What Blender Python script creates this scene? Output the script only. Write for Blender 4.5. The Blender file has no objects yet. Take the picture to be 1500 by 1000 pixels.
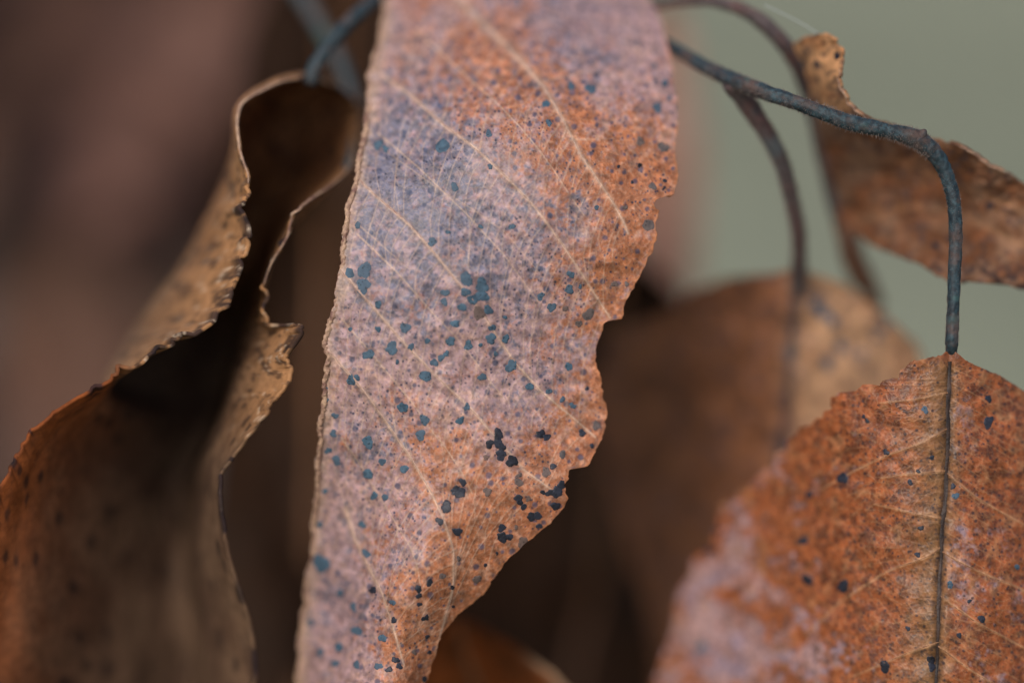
import bpy, math, random
import numpy as np
from mathutils import Matrix, Vector, Euler
R_ = math.radians
sc = bpy.context.scene
col = sc.collection

# ------------------------------------------------------------------ camera
LENS, SENSOR, FRAME_W = 100.0, 36.0, 0.12          # 12 cm of the twig fills the frame at the focus distance
D = LENS * FRAME_W / SENSOR                        # 0.333 m
CAM_LOC = Vector((0, 0, 1.15))
CAM_ROT = Euler((R_(90 - 20), 0, 0))
cd = bpy.data.cameras.new('camera'); cam = bpy.data.objects.new('camera', cd); col.objects.link(cam)
cam.location = CAM_LOC; cam.rotation_euler = CAM_ROT
cd.lens = LENS; cd.sensor_width = SENSOR; cd.sensor_fit = 'HORIZONTAL'
cd.clip_start = 0.01; cd.clip_end = 600
cd.dof.use_dof = True; cd.dof.focus_distance = D; cd.dof.aperture_fstop = 3.3
sc.camera = cam

# ------------------------------------------------------------------ sky and sun (soft overcast day)
SUN_EL, SUN_AZ = 48.0, 205.0                       # behind the camera, to its left
w = bpy.data.worlds.new('World'); sc.world = w; w.use_nodes = True
nt = w.node_tree; bg = nt.nodes['Background']
sky = nt.nodes.new('ShaderNodeTexSky'); sky.sky_type = 'NISHITA'; sky.sun_disc = False
sky.sun_elevation = R_(SUN_EL); sky.sun_rotation = R_(SUN_AZ); sky.dust_density = 3.0; sky.air_density = 1.0
nt.links.new(sky.outputs[0], bg.inputs[0]); bg.inputs[1].default_value = 0.095
sl = bpy.data.lights.new('sun', 'SUN'); so = bpy.data.objects.new('sun', sl); col.objects.link(so)
sl.energy = 1.5; sl.angle = R_(26); sl.color = (1.0, 0.93, 0.84)
az, el = R_(SUN_AZ), R_(SUN_EL)
to_sun = Vector((math.sin(az) * math.cos(el), math.cos(az) * math.cos(el), math.sin(el)))
so.rotation_euler = to_sun.to_track_quat('Z', 'Y').to_euler(); so.location = (0, 0, 3)
sc.view_settings.view_transform = 'Standard'; sc.view_settings.look = 'None'
sc.view_settings.exposure = 0.46; sc.view_settings.gamma = 1.0
sc.cycles.use_denoising = True
sc.cycles.max_bounces = 8

# ------------------------------------------------------------------ helpers
CM = np.array(CAM_ROT.to_matrix()); CL = np.array(CAM_LOC)
PX = FRAME_W / 1500.0                              # metres per photo pixel at the focus distance
def P(px, py, d):
    """photo pixel + distance behind the focus plane (mm) -> world"""
    px = np.asarray(px, float); py = np.asarray(py, float); z = D + np.asarray(d, float) * 1e-3
    k = z / D
    loc = np.stack([(px - 750) * PX * k, (500 - py) * PX * k, -z + 0 * px], -1)
    return loc @ CM.T + CL
def srgb(r, g, b):
    c = np.array([r, g, b], float) / 255
    return np.where(c <= .04045, c / 12.92, ((c + .055) / 1.055) ** 2.4)
def hash2(ix, iy, s):
    n = (ix.astype(np.int64) * 374761393 + iy.astype(np.int64) * 668265263 + s * 1274126177) & 0x7fffffff
    n = ((n ^ (n >> 13)) * 1274126177) & 0x7fffffff
    return ((n ^ (n >> 16)) & 0xffffff) / float(0xffffff)
def vnoise(x, y, s=0):
    ix = np.floor(x); iy = np.floor(y); fx = x - ix; fy = y - iy
    fx = fx * fx * (3 - 2 * fx); fy = fy * fy * (3 - 2 * fy)
    a = hash2(ix, iy, s); b = hash2(ix + 1, iy, s); c = hash2(ix, iy + 1, s); d = hash2(ix + 1, iy + 1, s)
    return a + (b - a) * fx + (c - a) * fy + (a - b - c + d) * fx * fy
def fbm(x, y, s=0, o=4):
    t = 0; a = .5; n = 0
    for k in range(o):
        t = t + a * vnoise(x * 2 ** k + 17.3 * k, y * 2 ** k - 9.1 * k, s + k); n += a; a *= .55
    return t / n
def worley(x, y, s=0):
    """distance to nearest point, difference of the two nearest, random id"""
    ix = np.floor(x); iy = np.floor(y)
    f1 = np.full(x.shape, 9.); f2 = np.full(x.shape, 9.); rid = np.zeros(x.shape)
    for dx in (-1, 0, 1):
        for dy in (-1, 0, 1):
            cx = ix + dx; cy = iy + dy
            qx = cx + hash2(cx, cy, s); qy = cy + hash2(cx, cy, s + 7)
            d = np.hypot(x - qx, y - qy); r = hash2(cx, cy, s + 13)
            near = d < f1
            f2 = np.where(near, f1, np.minimum(f2, d)); rid = np.where(near, r, rid); f1 = np.where(near, d, f1)
    return f1, f2 - f1, rid
def sstep(a, b, x):
    t = np.clip((x - a) / (b - a), 0, 1); return t * t * (3 - 2 * t)
def rbf(pts):
    pts = np.array(pts, float); xy = pts[:, :2] / 100; n = len(pts)
    r = np.hypot(*(xy[:, None] - xy[None]).transpose(2, 0, 1)); K = np.where(r > 0, r * r * np.log(r + 1e-9), 0) + 0.02 * np.eye(n)
    A = np.zeros((n + 3, n + 3)); A[:n, :n] = K; A[:n, n] = 1; A[:n, n + 1:] = xy; A[n, :n] = 1; A[n + 1:, :n] = xy.T
    wgt = np.linalg.solve(A, np.r_[pts[:, 2], 0, 0, 0])
    def f(x, y):
        x = np.asarray(x, float) / 100; y = np.asarray(y, float) / 100
        o = wgt[n] + wgt[n + 1] * x + wgt[n + 2] * y
        for k in range(n):
            r = np.hypot(x - xy[k, 0], y - xy[k, 1]); o = o + wgt[k] * r * r * np.log(r + 1e-9)
        return o
    return f
def blobs(pts, base, sig=70.):
    """smooth map from (x, y, value[, sigma]) hints over a base value"""
    def f(x, y):
        num = base * 0.25 + 0 * x; den = 0.25 + 0 * x
        for p in pts:
            s = p[3] if len(p) > 3 else sig
            g = np.exp(-((x - p[0]) ** 2 + (y - p[1]) ** 2) / (2 * s * s)); num = num + g * p[2]; den = den + g
        return num / den
    return f
def polydist(x, y, line):
    """distance to a polyline and position along it (0..1)"""
    best = np.full(x.shape, 1e9); tt = np.zeros(x.shape); n = len(line) - 1
    for k in range(n):
        ax, ay = line[k]; bx, by = line[k + 1]; vx, vy = bx - ax, by - ay; L = vx * vx + vy * vy + 1e-9
        t = np.clip(((x - ax) * vx + (y - ay) * vy) / L, 0, 1); d = np.hypot(x - ax - t * vx, y - ay - t * vy)
        m = d < best; best = np.where(m, d, best); tt = np.where(m, (k + t) / n, tt)
    return best, tt
def smooth_line(pts, n=12):
    pts = np.array(pts, float); out = []
    e = np.vstack([2 * pts[0] - pts[1], pts, 2 * pts[-1] - pts[-2]])
    for k in range(len(pts) - 1):
        p0, p1, p2, p3 = e[k:k + 4]
        for t in np.linspace(0, 1, n, endpoint=False):
            out.append(.5 * ((2 * p1) + (-p0 + p2) * t + (2 * p0 - 5 * p1 + 4 * p2 - p3) * t * t + (-p0 + 3 * p1 - 3 * p2 + p3) * t ** 3))
    out.append(pts[-1]); return np.array(out)

def mesh_obj(name, verts, faces, mat, parent=None, colors=None, smooth=True):
    verts = np.asarray(verts, float)
    if parent is not None:
        o_ = np.array(parent['_base']); verts = verts - o_
    me = bpy.data.meshes.new(name)
    nv = len(verts); me.vertices.add(nv); me.vertices.foreach_set('co', verts.astype(np.float32).ravel())
    if isinstance(faces, np.ndarray):
        nf, k = faces.shape
        me.loops.add(nf * k); me.loops.foreach_set('vertex_index', faces.astype(np.int32).ravel())
        me.polygons.add(nf); me.polygons.foreach_set('loop_start', (np.arange(nf) * k).astype(np.int32))
        me.update(calc_edges=True)
    else:
        bpy.data.meshes.remove(me); me = bpy.data.meshes.new(name)
        me.from_pydata([tuple(v) for v in verts], [], faces)
    me.validate()
    if smooth: me.polygons.foreach_set('use_smooth', np.ones(len(me.polygons), bool))
    if colors is not None:
        at = me.color_attributes.new('Col', 'FLOAT_COLOR', 'POINT')
        c4 = np.ones((nv, 4), np.float32); c4[:, :colors.shape[1]] = colors; at.data.foreach_set('color', c4.ravel())
    me.materials.append(mat)
    o = bpy.data.objects.new(name, me); col.objects.link(o)
    if parent is not None: o.parent = parent; o['_base'] = parent['_base']
    return o
def thing(name, base, label, cat, group=None):
    o = bpy.data.objects.new(name, None); col.objects.link(o); o.location = tuple(base); o['_base'] = [float(x) for x in base]
    o.empty_display_size = .005
    o['label'] = label; o['category'] = cat
    if group: o['group'] = group
    return o
def grid_faces(ny, nx, off=0):
    i = np.arange(ny - 1)[:, None] * nx + np.arange(nx - 1)[None]; i = i.ravel() + off
    return np.stack([i, i + nx, i + nx + 1, i + 1], 1)
def grid_normals(V):
    du = np.gradient(V, axis=1); dv = np.gradient(V, axis=0); n = np.cross(dv, du)
    n /= np.linalg.norm(n, axis=-1, keepdims=True) + 1e-12
    flip = (n * (CL - V)).sum(-1) < 0
    n[flip] *= -1
    return n

# ------------------------------------------------------------------ materials
def new_mat(name):
    m = bpy.data.materials.new(name); m.use_nodes = True; t = m.node_tree
    return m, t, t.nodes['Principled BSDF'], t.nodes['Material Output']
def leaf_mat(name, rough=.5, spec=.5, translucent=.12, fine=900., bump=.25, contrast=.5):
    m, t, b, out = new_mat(name)
    at = t.nodes.new('ShaderNodeVertexColor'); at.layer_name = 'Col'
    tc = t.nodes.new('ShaderNodeTexCoord')
    n1 = t.nodes.new('ShaderNodeTexNoise'); n1.inputs['Scale'].default_value = fine; n1.inputs['Detail'].default_value = 4
    n2 = t.nodes.new('ShaderNodeTexVoronoi'); n2.inputs['Scale'].default_value = fine * 2.2
    t.links.new(tc.outputs['Object'], n1.inputs['Vector']); t.links.new(tc.outputs['Object'], n2.inputs['Vector'])
    mr = t.nodes.new('ShaderNodeMapRange'); mr.inputs['From Min'].default_value = .3; mr.inputs['From Max'].default_value = .7
    mr.inputs['To Min'].default_value = 1 - contrast * .5; mr.inputs['To Max'].default_value = 1 + contrast * .5
    t.links.new(n1.outputs['Fac'], mr.inputs['Value'])
    mx = t.nodes.new('ShaderNodeMix'); mx.data_type = 'RGBA'; mx.blend_type = 'MULTIPLY'; mx.inputs['Factor'].default_value = 1
    t.links.new(at.outputs['Color'], mx.inputs['A']); t.links.new(mr.outputs[0], mx.inputs['B'])
    t.links.new(mx.outputs['Result'], b.inputs['Base Color'])
    rr = t.nodes.new('ShaderNodeMapRange'); rr.inputs['To Min'].default_value = rough - .12; rr.inputs['To Max'].default_value = rough + .12
    t.links.new(n1.outputs['Fac'], rr.inputs['Value']); t.links.new(rr.outputs[0], b.inputs['Roughness'])
    b.inputs['Specular IOR Level'].default_value = spec
    bp = t.nodes.new('ShaderNodeBump'); bp.inputs['Strength'].default_value = bump; bp.inputs['Distance'].default_value = .0002
    ad = t.nodes.new('ShaderNodeMath'); ad.operation = 'ADD'
    t.links.new(n1.outputs['Fac'], ad.inputs[0]); t.links.new(n2.outputs['Distance'], ad.inputs[1])
    t.links.new(ad.outputs[0], bp.inputs['Height']); t.links.new(bp.outputs[0], b.inputs['Normal'])
    tr = t.nodes.new('ShaderNodeBsdfTranslucent'); t.links.new(mx.outputs['Result'], tr.inputs['Color'])
    ms = t.nodes.new('ShaderNodeMixShader'); ms.inputs[0].default_value = translucent
    t.links.new(b.outputs[0], ms.inputs[1]); t.links.new(tr.outputs[0], ms.inputs[2]); t.links.new(ms.outputs[0], out.inputs['Surface'])
    return m
def mottle_mat(name, c1, c2, scale, rough=.6, c3=None, bump=.3, spec=.5, detail=5):
    m, t, b, out = new_mat(name)
    tc = t.nodes.new('ShaderNodeTexCoord'); n = t.nodes.new('ShaderNodeTexNoise'); n.inputs['Scale'].default_value = scale
    n.inputs['Detail'].default_value = detail; n.inputs['Roughness'].default_value = .65
    t.links.new(tc.outputs['Object'], n.inputs['Vector'])
    r = t.nodes.new('ShaderNodeValToRGB'); r.color_ramp.elements[0].position = .36; r.color_ramp.elements[1].position = .64
    r.color_ramp.elements[0].color = (*c1, 1); r.color_ramp.elements[1].color = (*c2, 1)
    if c3 is not None: e = r.color_ramp.elements.new(.74); e.color = (*c3, 1)
    t.links.new(n.outputs['Fac'], r.inputs[0]); t.links.new(r.outputs[0], b.inputs['Base Color'])
    b.inputs['Roughness'].default_value = rough; b.inputs['Specular IOR Level'].default_value = spec
    n2 = t.nodes.new('ShaderNodeTexNoise'); n2.inputs['Scale'].default_value = scale * 5; t.links.new(tc.outputs['Object'], n2.inputs['Vector'])
    bp = t.nodes.new('ShaderNodeBump'); bp.inputs['Strength'].default_value = bump; bp.inputs['Distance'].default_value = .0003
    t.links.new(n2.outputs['Fac'], bp.inputs['Height']); t.links.new(bp.outputs[0], b.inputs['Normal'])
    return m
M_LEAF = leaf_mat('dry_leaf_surface', rough=.48, spec=.42, contrast=.8)
M_LEAF2 = leaf_mat('dry_leaf_surface_rust', rough=.46, spec=.42, contrast=.8)
M_LEAFB = leaf_mat('dry_leaf_underside', rough=.7, spec=.14, translucent=.26, fine=700)
def spot_mat(name, c1, c2, c3, rough):
    m, t, b, out = new_mat(name); tc = t.nodes.new('ShaderNodeTexCoord'); oi = t.nodes.new('ShaderNodeObjectInfo')
    n = t.nodes.new('ShaderNodeTexNoise'); n.inputs['Scale'].default_value = 1300; n.inputs['Detail'].default_value = 5; t.links.new(tc.outputs['Object'], n.inputs['Vector'])
    v = t.nodes.new('ShaderNodeTexVoronoi'); v.inputs['Scale'].default_value = 2300; t.links.new(tc.outputs['Object'], v.inputs['Vector'])
    r = t.nodes.new('ShaderNodeValToRGB'); r.color_ramp.elements[0].position = .33; r.color_ramp.elements[1].position = .68
    r.color_ramp.elements[0].color = (*c1, 1); r.color_ramp.elements[1].color = (*c2, 1); t.links.new(n.outputs['Fac'], r.inputs[0])
    mx = t.nodes.new('ShaderNodeMix'); mx.data_type = 'RGBA'; mr = t.nodes.new('ShaderNodeMapRange'); mr.inputs['To Max'].default_value = .6
    t.links.new(oi.outputs['Random'], mr.inputs['Value']); t.links.new(mr.outputs[0], mx.inputs['Factor']); t.links.new(r.outputs[0], mx.inputs['A']); mx.inputs['B'].default_value = (*c3, 1)
    pt = t.nodes.new('ShaderNodeMapRange'); pt.inputs['From Min'].default_value = .12; pt.inputs['From Max'].default_value = .32; pt.inputs['To Min'].default_value = .35
    t.links.new(v.outputs['Distance'], pt.inputs['Value'])
    m2 = t.nodes.new('ShaderNodeMix'); m2.data_type = 'RGBA'; m2.blend_type = 'MULTIPLY'; m2.inputs['Factor'].default_value = 1; t.links.new(mx.outputs['Result'], m2.inputs['A']); t.links.new(pt.outputs[0], m2.inputs['B'])
    t.links.new(m2.outputs['Result'], b.inputs['Base Color']); b.inputs['Roughness'].default_value = rough; b.inputs['Specular IOR Level'].default_value = .35
    bp = t.nodes.new('ShaderNodeBump'); bp.inputs['Strength'].default_value = .5; bp.inputs['Distance'].default_value = .0002; t.links.new(n.outputs['Fac'], bp.inputs['Height']); t.links.new(bp.outputs[0], b.inputs['Normal'])
    return m
M_SPOT_BLUE = spot_mat('crust_slate_blue', srgb(42, 64, 80), srgb(72, 100, 118), srgb(80, 92, 106), .7)
M_SPOT_BLACK = spot_mat('crust_black', srgb(16, 15, 20), srgb(40, 42, 54), srgb(48, 52, 66), .5)
M_SPOT_GREY = spot_mat('crust_grey', srgb(66, 64, 66), srgb(104, 94, 92), srgb(116, 86, 72), .75)
M_VEIN = mottle_mat('vein_tan', srgb(150, 116, 104), srgb(192, 160, 142), 1400, .55, c3=srgb(112, 86, 82), detail=6)
M_VEIN_DIM = mottle_mat('vein_brown', srgb(112, 72, 48), srgb(164, 118, 82), 1200, .55, c3=srgb(90, 58, 42))
M_RIB = mottle_mat('midrib_tan', srgb(120, 86, 74), srgb(190, 156, 128), 700, .6, c3=srgb(96, 60, 44), bump=.6)
M_RIB_DARK = mottle_mat('midrib_dark', srgb(26, 17, 15), srgb(58, 38, 28), 700, .6)
def bark_mat(name, dark, frost, patch, green):
    m, t, b, out = new_mat(name); tc = t.nodes.new('ShaderNodeTexCoord'); N = []
    for sc_, det in ((1500, 6), (260, 4), (150, 3), (700, 6)):
        n = t.nodes.new('ShaderNodeTexNoise'); n.inputs['Scale'].default_value = sc_; n.inputs['Detail'].default_value = det; n.inputs['Roughness'].default_value = .7
        mp_ = t.nodes.new('ShaderNodeMapping'); mp_.inputs['Location'].default_value = (sc_ * .01, .3, .1); t.links.new(tc.outputs['Object'], mp_.inputs[0]); t.links.new(mp_.outputs[0], n.inputs['Vector']); N.append(n)
    cur = None
    for col_, n, lo, hi in ((frost, N[0], .44, .66), (patch, N[1], .48, .64), (green, N[2], .58, .68), (dark * .5, N[3], .56, .68)):
        r = t.nodes.new('ShaderNodeMapRange'); r.inputs['From Min'].default_value = lo; r.inputs['From Max'].default_value = hi; r.inputs['To Max'].default_value = .8; t.links.new(n.outputs['Fac'], r.inputs['Value'])
        mx = t.nodes.new('ShaderNodeMix'); mx.data_type = 'RGBA'; t.links.new(r.outputs[0], mx.inputs['Factor']); mx.inputs['B'].default_value = (*col_, 1)
        if cur is None: mx.inputs['A'].default_value = (*dark, 1)
        else: t.links.new(cur, mx.inputs['A'])
        cur = mx.outputs['Result']
    t.links.new(cur, b.inputs['Base Color']); b.inputs['Roughness'].default_value = .6; b.inputs['Specular IOR Level'].default_value = .4
    bp = t.nodes.new('ShaderNodeBump'); bp.inputs['Strength'].default_value = .4; bp.inputs['Distance'].default_value = .0003; t.links.new(N[3].outputs['Fac'], bp.inputs['Height']); t.links.new(bp.outputs[0], b.inputs['Normal'])
    return m
M_BARK = bark_mat('twig_bark_blue_black', srgb(26, 38, 45), srgb(58, 82, 90), srgb(86, 66, 58), srgb(50, 84, 82))
M_BARK2 = bark_mat('petiole_bark_brown', srgb(62, 54, 56), srgb(104, 88, 86), srgb(92, 62, 58), srgb(74, 82, 86))
M_BARK3 = bark_mat('petiole_bark_green', srgb(46, 60, 66), srgb(84, 94, 96), srgb(92, 72, 70), srgb(60, 86, 78))
M_STUB = mottle_mat('withered_brown', srgb(92, 64, 50), srgb(122, 86, 64), 400, .7)
M_HAIR = mottle_mat('fine_hair', srgb(90, 78, 76), srgb(126, 112, 104), 500, .7)

# ------------------------------------------------------------------ tubes
def tube(name, pts, rad, mat, parent, sides=10, wob=.08, seed=1, n=10, caps=True):
    """pts: (px, py, depth mm), rad: list of radii in photo pixels along the line"""
    line = smooth_line(pts, n); W = P(line[:, 0], line[:, 1], line[:, 2]); m = len(W)
    rr = np.interp(np.linspace(0, 1, m), np.linspace(0, 1, len(rad)), rad) * PX
    T = np.gradient(W, axis=0); T /= np.linalg.norm(T, axis=1, keepdims=True)
    up = CL - W[0]; N = up - T[0] * (up @ T[0]); N /= np.linalg.norm(N)
    V = []; rng = np.random.RandomState(seed)
    for k in range(m):
        N = N - T[k] * (N @ T[k]); N /= np.linalg.norm(N); B = np.cross(T[k], N)
        for j in range(sides):
            a = 2 * math.pi * j / sides
            r = rr[k] * (1 + wob * (float(vnoise(np.array([k * .45]), np.array([j * .9 + seed * 5.]), seed)[0]) - .5) * 2)
            V.append(W[k] + (N * math.cos(a) + B * math.sin(a)) * r)
    F = []
    for k in range(m - 1):
        for j in range(sides):
            j2 = (j + 1) % sides; F.append((k * sides + j, k * sides + j2, (k + 1) * sides + j2, (k + 1) * sides + j))
    if caps:
        V.append(W[0] - T[0] * rr[0] * .5); V.append(W[-1] + T[-1] * rr[-1] * .5); a, b = len(V) - 2, len(V) - 1
        for j in range(sides):
            j2 = (j + 1) % sides; F.append((a, j2, j)); F.append((b, (m - 1) * sides + j, (m - 1) * sides + j2))
    return mesh_obj(name, V, F, mat, parent)
def fuzz(name, pts, rad, count, length, mat, parent, seed=3):
    line = smooth_line(pts, 30); W = P(line[:, 0], line[:, 1], line[:, 2]); m = len(W)
    rr = np.interp(np.linspace(0, 1, m), np.linspace(0, 1, len(rad)), rad) * PX
    T = np.gradient(W, axis=0); T /= np.linalg.norm(T, axis=1, keepdims=True); rng = np.random.RandomState(seed)
    V = []; F = []
    for i in range(count):
        k = rng.randint(1, m - 1); d = rng.normal(size=3); d -= T[k] * (d @ T[k]); d /= np.linalg.norm(d)
        s = np.cross(d, T[k]); tip = d + T[k] * rng.uniform(-.6, .6) + s * rng.uniform(-.4, .4); tip /= np.linalg.norm(tip)
        b = W[k] + d * rr[k] * .95; L = length * rng.uniform(.5, 1.2) * PX; wd = .35 * PX
        i0 = len(V); V += [b - T[k] * wd, b + T[k] * wd, b + s * wd, b + tip * L]
        F += [(i0, i0 + 1, i0 + 3), (i0 + 1, i0 + 2, i0 + 3), (i0 + 2, i0, i0 + 3)]
    o = mesh_obj(name, V, F, mat, parent, smooth=False); o['kind'] = 'stuff'; return o

# ------------------------------------------------------------------ leaf sheet between two margins
class RowLeaf:
    def __init__(s, Lp, Rp, depth, rows, nx, teeth=1.5, seed=1, relief=None, fold=None):
        Lp = np.array(Lp, float); Rp = np.array(Rp, float)
        s.rows = rows; ny = len(rows); s.nx = nx
        L = np.interp(rows, Lp[:, 0], Lp[:, 1]); Rr = np.interp(rows, Rp[:, 0], Rp[:, 1])
        tn = lambda k, a: (fbm(rows / 6.5, rows * 0 + k, seed + k, 2) - .5) * 2 * a + (fbm(rows / 24., rows * 0 + k + 5, seed + k + 9, 2) - .5) * 2 * a * 1.4
        fade = np.clip((Rr - L) / 60, 0, 1)
        s.L = L + tn(1, teeth) * fade; s.R = Rr + tn(2, teeth) * fade
        u = np.linspace(0, 1, nx)
        s.x = s.L[:, None] + (s.R - s.L)[:, None] * u[None]; s.y = np.repeat(rows[:, None], nx, 1)
        s.d = depth(s.x, s.y)
        if relief is not None: s.d = s.d + relief(s.x, s.y)
        s.V = P(s.x, s.y, s.d); s.N = grid_normals(s.V)
    def sample(s, px, py, lift=0.):
        px = np.asarray(px, float); py = np.asarray(py, float)
        v = np.interp(py, s.rows, np.arange(len(s.rows))); i = np.clip(v.astype(int), 0, len(s.rows) - 2); f = (v - i)
        out = 0
        for ii, wv in ((i, 1 - f), (i + 1, f)):
            u = np.clip((px - s.L[ii]) / np.maximum(s.R[ii] - s.L[ii], 1e-6), 0, 1) * (s.nx - 1); j = np.clip(u.astype(int), 0, s.nx - 2); g = u - j
            a = s.V[ii, j] * (1 - g)[..., None] + s.V[ii, j + 1] * g[..., None]
            nn = s.N[ii, j]
            out = out + (a + nn * lift_arr(lift, a)) * wv[..., None]
        return out
    def inside(s, px, py, pad=3):
        return np.interp(py, s.rows, s.L) + pad < px < np.interp(py, s.rows, s.R) - pad
    def build(s, name, paint, mat, parent, thick=.28, extra_left=None):
        C = paint(s.x, s.y)
        V = s.V; B = V - s.N * thick * 1e-3
        cols = [V]; cc = [C]
        e = C[:, -1:] * np.array([1.15, 1.05, .95]); cols.append(B[:, -1:]); cc.append(e)
        cols.append(B[:, -6:-5] if s.nx > 8 else B[:, -1:]); cc.append(e)
        cols.insert(0, B[:, :1]); cc.insert(0, C[:, :1])
        if extra_left is not None:
            ex, ec = extra_left(s, C); cols = [ex] + cols[1:]; cc = [ec] + cc[1:]
        A = np.concatenate(cols, 1); K = np.concatenate(cc, 1)
        ny, nx = A.shape[:2]
        return mesh_obj(name, A.reshape(-1, 3), grid_faces(ny, nx), mat, parent, np.clip(K.reshape(-1, 3), 0, 1))
def lift_arr(l, a): return (np.zeros(a.shape[:-1]) + l)[..., None]

def add_spot(leaf, px, py, r, mat, parent, rng, flat=.35, el=1., ang=0.):
    if not leaf.inside(px, py, r * .3): return
    n = 30; ph = rng.uniform(0, 6.28, 4); am = rng.uniform(.03, .13, 4) * np.array([1.9, 1.3, .7, .45])
    a = np.arange(n) * 2 * math.pi / n
    prof = 1 + am[0] * np.sin(2 * a + ph[0]) + am[1] * np.sin(3 * a + ph[1]) + am[2] * np.sin(5 * a + ph[2]) + am[3] * .6 * np.sin(7 * a + ph[3])
    prof = prof * (1 + (rng.rand(n) - .5) * .14)
    X = [px]; Y = [py]; H = [.5 + .5 * rng.rand()]
    for k, h in ((.45, 1.), (.8, .9), (.97, .35), (1.05, -.6)):
        jit = 1 + rng.uniform(-.03, .03, n)
        ex = r * k * prof * jit * np.cos(a) * el; ey = r * k * prof * jit * np.sin(a)
        X += list(px + ex * math.cos(ang) - ey * math.sin(ang)); Y += list(py + ex * math.sin(ang) + ey * math.cos(ang)); H += [h * rng.uniform(.8, 1.15) if h > 0 else h for _ in range(n)]
    hgt = np.array(H) * .00005
    V = leaf.sample(np.array(X), np.array(Y), hgt)
    F = []
    for j in range(n):
        j2 = (j + 1) % n; F.append((0, 1 + j, 1 + j2))
        for k in range(3): F.append((1 + k * n + j, 1 + (k + 1) * n + j, 1 + (k + 1) * n + j2, 1 + k * n + j2))
    mesh_obj('spot', V, F, mat, parent)
def add_vein(leaf, name, line, w0, w1, mat, parent, seed=0, lift=.03):
    ln = smooth_line(line, 10); m = len(ln); k = np.arange(m)
    ln = ln + np.stack([(fbm(k / 5., k * 0 + seed, seed, 3) - .5) * 3, (fbm(k / 5., k * 0 + seed + 3, seed + 5, 3) - .5) * 3], 1)
    ok = np.array([leaf.inside(a, b, 1) for a, b in ln])
    ln = ln[ok]; m = len(ln)
    if m < 4: return
    tx = np.gradient(ln[:, 0]); ty = np.gradient(ln[:, 1]); l = np.hypot(tx, ty) + 1e-9; nx_, ny_ = -ty / l, tx / l
    wd = np.interp(np.linspace(0, 1, m), [0, 1], [w0, w1]) * (1 + (fbm(np.arange(m) / 2., np.arange(m) * 0., seed + 2, 2) - .5) * 1.1)
    X = []; Y = []; H = []
    for o, h in ((-1.2, -.8), (-.7, .55), (0, 1.), (.7, .55), (1.2, -.8)):
        X.append(ln[:, 0] + nx_ * wd * o); Y.append(ln[:, 1] + ny_ * wd * o); H.append(h * wd * PX * .55 + lift * 1e-3 * 0)
    X = np.stack(X, 1); Y = np.stack(Y, 1); H = np.stack(H, 1)
    V = leaf.sample(X, Y, H)
    mesh_obj(name, V.reshape(-1, 3), grid_faces(m, 5), mat, parent)

# ================================================================== GROUND
def ground():
    n = 160; g = np.linspace(-1, 1, n); s = np.sign(g) * np.abs(g) ** 3
    X, Y = np.meshgrid(s * 250, s * 250 + 3); Z = (fbm(X * 1.5, Y * 1.5, 3, 3) - .5) * .08 + (fbm(X * .05, Y * .05, 8, 2) - .5) * .6 * np.clip(np.hypot(X, Y) / 30, 0, 1)
    o = mesh_obj('ground', np.stack([X, Y, Z], -1).reshape(-1, 3), grid_faces(n, n),
                 mottle_mat('winter_grass_ground', srgb(110, 114, 96), srgb(144, 147, 126), 1.0, .9, c3=srgb(120, 112, 98), bump=.2, spec=.2), None)
    o['kind'] = 'structure'
    rng = np.random.RandomState(5); V = []; F = []
    for i in range(14000):
        x = rng.uniform(-1.6, 1.8); y = rng.uniform(1.6, 5.5); h = rng.uniform(.02, .07); a = rng.uniform(0, 6.28); lx, ly = rng.normal(0, .02, 2)
        z = float(0) - .03; k = len(V); dx, dy = math.cos(a) * .003, math.sin(a) * .003
        V += [(x - dx, y - dy, z), (x + dx, y + dy, z), (x + lx * .4 + dx * .6, y + ly * .4 + dy * .6, z + h * .6), (x + lx, y + ly, z + h + .03)]
        F += [(k, k + 1, k + 2), (k, k + 2, k + 3)]
    g = mesh_obj('grass', np.array(V), F, mottle_mat('grass_blades', srgb(114, 118, 100), srgb(152, 152, 134), 2.5, .8, spec=.2), None, smooth=False)
    g['kind'] = 'stuff'; g['label'] = 'pale grey green winter grass far behind the leaves'; g['category'] = 'grass'
ground()

# ================================================================== CENTRAL LEAF
cL = [(-160, 590), (-60, 570), (0, 562), (50, 556), (100, 544), (112, 537), (130, 541), (150, 538), (200, 530), (235, 522), (260, 523), (300, 507), (330, 506), (345, 502), (400, 496), (440, 491), (480, 478), (500, 475), (520, 477), (600, 470), (650, 466), (700, 462), (800, 455), (850, 447), (900, 441), (1000, 433), (1080, 426), (1180, 420), (1270, 430), (1340, 452)]
cR = [(-160, 900), (-60, 930), (0, 951), (12, 962), (40, 974), (62, 977), (100, 985), (140, 993), (180, 995), (205, 990), (225, 990), (255, 993), (272, 991), (285, 988), (288, 972), (292, 963), (300, 959), (306, 961), (309, 968), (318, 965), (325, 960), (345, 962), (365, 955), (390, 944), (420, 928), (440, 918), (462, 913), (467, 911), (470, 888), (476, 882), (500, 877), (530, 874), (560, 881), (580, 885), (605, 889), (630, 886), (655, 874), (668, 868), (680, 860), (683, 858), (685, 846), (687, 834), (700, 831), (710, 826), (722, 830), (730, 833), (742, 828), (760, 812), (775, 795), (795, 768), (808, 758), (815, 748), (840, 728), (870, 707), (876, 698), (900, 668), (925, 650), (950, 640), (1000, 624), (1080, 606), (1180, 572), (1270, 520), (1340, 460)]
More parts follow.
